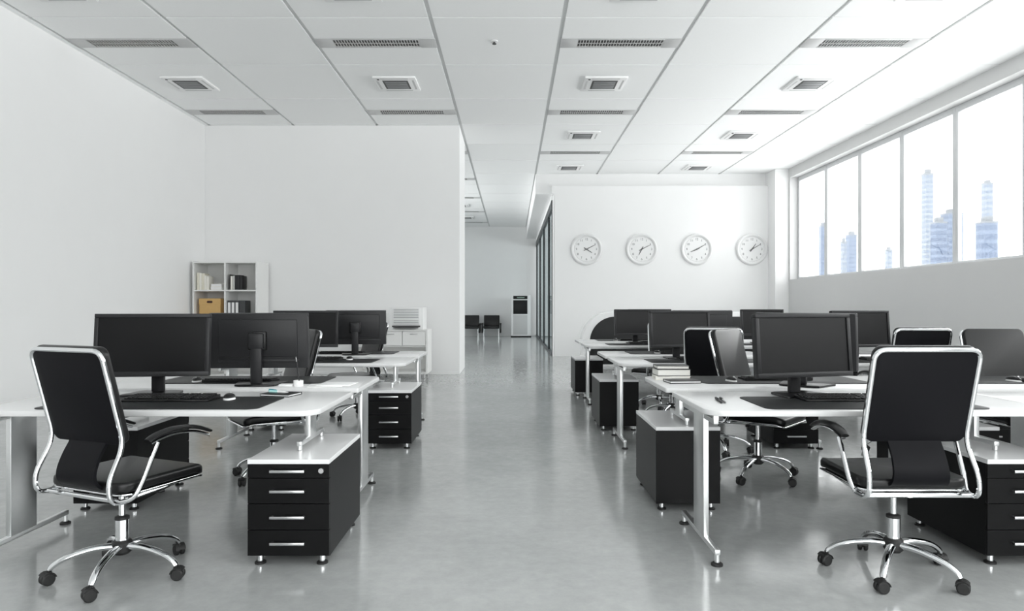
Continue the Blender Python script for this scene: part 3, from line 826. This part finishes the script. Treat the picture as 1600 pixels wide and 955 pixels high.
for k in range(9):
    if k == 2: continue
    v.box(-.21, .21, -.2655, -.26, .118 + k * .028, .126 + k * .028)
v.build('vents', 'grille_grey', t, False)
MB().box(-.24, .24, -.258, -.245, .045, .07).build('paper_slot', 'louvre_dark', t, False)
MB().prism(rrect(-.21, .21, -.36, -.24, (.02, .02, 0, 0), 4), .012, .003, Matrix.Translation((0, 0, .03))).build('paper_tray', 'plastic_dark', t)

# ---------------------------------------------------------------- wall clocks
def text_mesh(mb, txt, x, z, size, y):
    cu = bpy.data.curves.new('n', 'FONT'); cu.body = txt; cu.size = size; cu.align_x = 'CENTER'; cu.align_y = 'CENTER'; cu.extrude = .0006
    o = bpy.data.objects.new('n', cu); C.objects.link(o); bpy.context.view_layer.update()
    me = bpy.data.meshes.new_from_object(o.evaluated_get(bpy.context.evaluated_depsgraph_get()))
    me.transform(Matrix.Translation((x, y, z)) @ Matrix.Rotation(R(90), 4, 'X')); mb.bm.from_mesh(me)
    bpy.data.objects.remove(o); bpy.data.curves.remove(cu); bpy.data.meshes.remove(me)
num_mesh = None
def make_clock(label, x, h_ang, m_ang):
    global num_mesh
    t = thing('wall_clock', label, 'clock', (x, 16.88, 2.652), 0, 'wall clocks')
    rx = Matrix.Rotation(R(90), 4, 'X')
    MB().lathe([(.300, -.0), (.385, 0), (.393, .012), (.388, .035), (.362, .05), (.335, .046), (.318, .030), (.312, .018)], 64, rx).build('rim', 'clock_rim', t)
    MB().lathe([(0, .001), (.318, .001), (.318, .020), (0, .020)], 64, rx).build('dial', 'clock_face', t)
    if num_mesh is None:
        nb_ = MB()
        for k in range(1, 13):
            a = R(30 * k); text_mesh(nb_, str(k), .245 * math.sin(a), .245 * math.cos(a), .075, -.021)
        for k in range(60):
            a = R(6 * k); mtx = Matrix.Rotation(a, 4, 'Y')
            nb_.box(-.0022, .0022, -.0216, -.0195, .292, .306, 0, 1, mtx)
        o = nb_.build('numerals', 'clock_ink', t, False); num_mesh = o.data
    else:
        o = bpy.data.objects.new('numerals', num_mesh); C.objects.link(o); o.parent = t
    for nm, ang, L, wd, yy in (('hour_hand', h_ang, .165, .013, -.026), ('minute_hand', m_ang, .245, .010, -.031)):
        hh = MB().prism([(-wd * .7, -.075), (wd * .7, -.075), (wd, 0), (wd * .45, L), (-wd * .45, L), (-wd, 0)], .003, 0, Matrix.Rotation(R(ang), 4, 'Y') @ Matrix.Translation((0, yy, 0)) @ rx)
        hh.cyl((0, yy - .004, 0), (0, yy, 0), .018)
        hh.build(nm, 'clock_ink', t, False)
for label, x, ha, ma in (('round white wall clock showing ten past four, leftmost of four', 1.838, 122, 63),
                         ('round white wall clock showing ten past seven, second from left', 3.203, 207, 63),
                         ('round white wall clock with its hour hand near eight, third from left', 4.563, 246, 61),
                         ('round white wall clock nearest the column, rightmost of four', 5.925, 35, 60)):
    make_clock(label, x, ha, ma)

# ---------------------------------------------------------------- reception counter before the clock wall
t = thing('reception_counter', 'white counter with rounded ends and a dark panel, behind the right desks', 'counter', (3.55, 14.2, 0))
xm = Matrix(((1, 0, 0, 0), (0, 0, -1, 0), (0, 1, 0, 0), (0, 0, 0, 1)))
MB().prism(rrect(-2.1, 2.1, 0, 1.125, (0, 0, .62, .62), 14), .55, .012, Matrix.Translation((0, .40, 0)) @ xm).build('body', 'counter_white', t)
MB().prism(rrect(-1.95, 1.95, .05, 1.03, (0, 0, .52, .52), 14), .02, .004, Matrix.Translation((0, -.15, 0)) @ xm).build('front_panel', 'counter_dark', t)

# ---------------------------------------------------------------- corridor end
def make_wait():
    t = thing('waiting_chair', 'x', 'chair')
    MB().box(-.32, .32, -.05, .05, .42, .88, .03, 3, Matrix.Translation((0, .27, .0)) @ Matrix.Rotation(R(-8), 4, 'X')).build('backrest', 'leather', t)
    MB().box(-.32, .32, -.30, .26, .34, .44, .03, 3).build('seat', 'leather', t)
    for s in (-1, 1):
        a = MB().box(s * .37 - .035, s * .37 + .035, -.30, .28, .50, .56, .015)
        a.box(s * .37 - .025, s * .37 + .025, -.27, -.20, .18, .52, .006).box(s * .37 - .025, s * .37 + .025, .16, .24, .18, .52, .006); a.box(s * .37 - .025, s * .37 + .025, -.27, .24, .17, .22, .006)
        a.build('armrest', 'plastic_black', t)
        for y in (-.24, .22):
            MB().cyl((s * .30, y, 0), (s * .30, y, .35), .022).build('leg', 'chrome', t)
    return t
place('wait', make_wait, 'black waiting chair against the far corridor wall, nearer the white kiosk', 'chair', (-.83, 27.6, 0), 0, 'waiting chairs')
place('wait', make_wait, 'black waiting chair at the corridor end, half hidden by the partition edge', 'chair', (-1.66, 27.6, 0), 0, 'waiting chairs')
t = thing('kiosk', 'white floor-standing kiosk with a black upper panel at the corridor end', 'kiosk', (.36, 27.75, 0))
MB().box(-.39, .39, -.30, .30, .04, 1.68, .02, 3).build('body', 'white_plastic', t)
MB().box(-.41, .41, -.32, .32, 0, .045, .008).build('plinth', 'plastic_dark', t)
d_ = MB().box(-.31, .26, -.315, -.29, 1.53, 1.66, .004).build('display', 'plastic_black', t)
MB().box(-.16, .14, -.318, -.313, 1.575, 1.605, .001).build('readout', 'indicator', d_, False)
MB().box(-.31, .26, -.315, -.29, .93, 1.485, .006).build('door_panel', 'plastic_black', t)
MB().box(-.31, .26, -.309, -.29, .10, .89, .006).build('lower_panel', 'fixture_grey', t)

# ---------------------------------------------------------------- city beyond the windows
def tower(x, y, w_, top, label, m='tower', d=None, floors=12, cols=4, hat=True):
    t = thing('tower_block', label, 'building', (x, y, -60), 0, 'distant city towers')
    H = top + 60; d = d or w_
    MB().box(-w_ / 2, w_ / 2, -d / 2, d / 2, 0, H).build('facade', m, t, False)
    g = MB(); fh = H / floors
    for k in range(floors):
        for c in range(cols):
            a = -w_ / 2 + w_ * (c + .18) / cols; b = -w_ / 2 + w_ * (c + .82) / cols
            g.box(a, b, -d / 2 - .15, -d / 2 + .1, k * fh + fh * .25, k * fh + fh * .75)
            a = -d / 2 + d * (c + .18) / cols; b = -d / 2 + d * (c + .82) / cols
            g.box(-w_ / 2 - .15, -w_ / 2 + .1, a, b, k * fh + fh * .25, k * fh + fh * .75)
    g.build('window_bands', 'tower_glass' if m == 'tower' else 'tower', t, False)
    r = MB().box(-w_ / 2 - .3, w_ / 2 + .3, -d / 2 - .3, d / 2 + .3, H, H + 1.2)
    if hat: r.box(-w_ * .25, w_ * .3, -d * .3, d * .3, H + 1.2, H + 5)
    r.build('roof', 'tower_trim', t, False)
def at(px, Y): return (px - 800) / F * Y
def top(py, Y): return EYE + (479 - py) / F * Y
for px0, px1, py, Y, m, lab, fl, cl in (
        (1442, 1456, 274, 620, 'tower_hazed', 'tall slender pale tower seen through the second window', 40, 2),
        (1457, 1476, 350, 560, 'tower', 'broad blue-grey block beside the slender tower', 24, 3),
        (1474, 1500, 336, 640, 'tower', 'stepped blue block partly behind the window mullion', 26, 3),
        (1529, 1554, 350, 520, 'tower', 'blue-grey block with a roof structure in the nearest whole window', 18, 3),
        (1536, 1549, 288, 900, 'tower_hazed', 'very faint pale tower rising behind the blue-grey block', 30, 2),
        (1314, 1322, 380, 700, 'tower_hazed', 'faint tower at the left side of the fourth window', 26, 2),
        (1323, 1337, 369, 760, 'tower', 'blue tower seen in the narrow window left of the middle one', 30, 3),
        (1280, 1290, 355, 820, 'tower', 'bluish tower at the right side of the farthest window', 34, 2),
        (1384, 1393, 392, 980, 'tower_hazed', 'low hazy tower in the middle window', 20, 2)):
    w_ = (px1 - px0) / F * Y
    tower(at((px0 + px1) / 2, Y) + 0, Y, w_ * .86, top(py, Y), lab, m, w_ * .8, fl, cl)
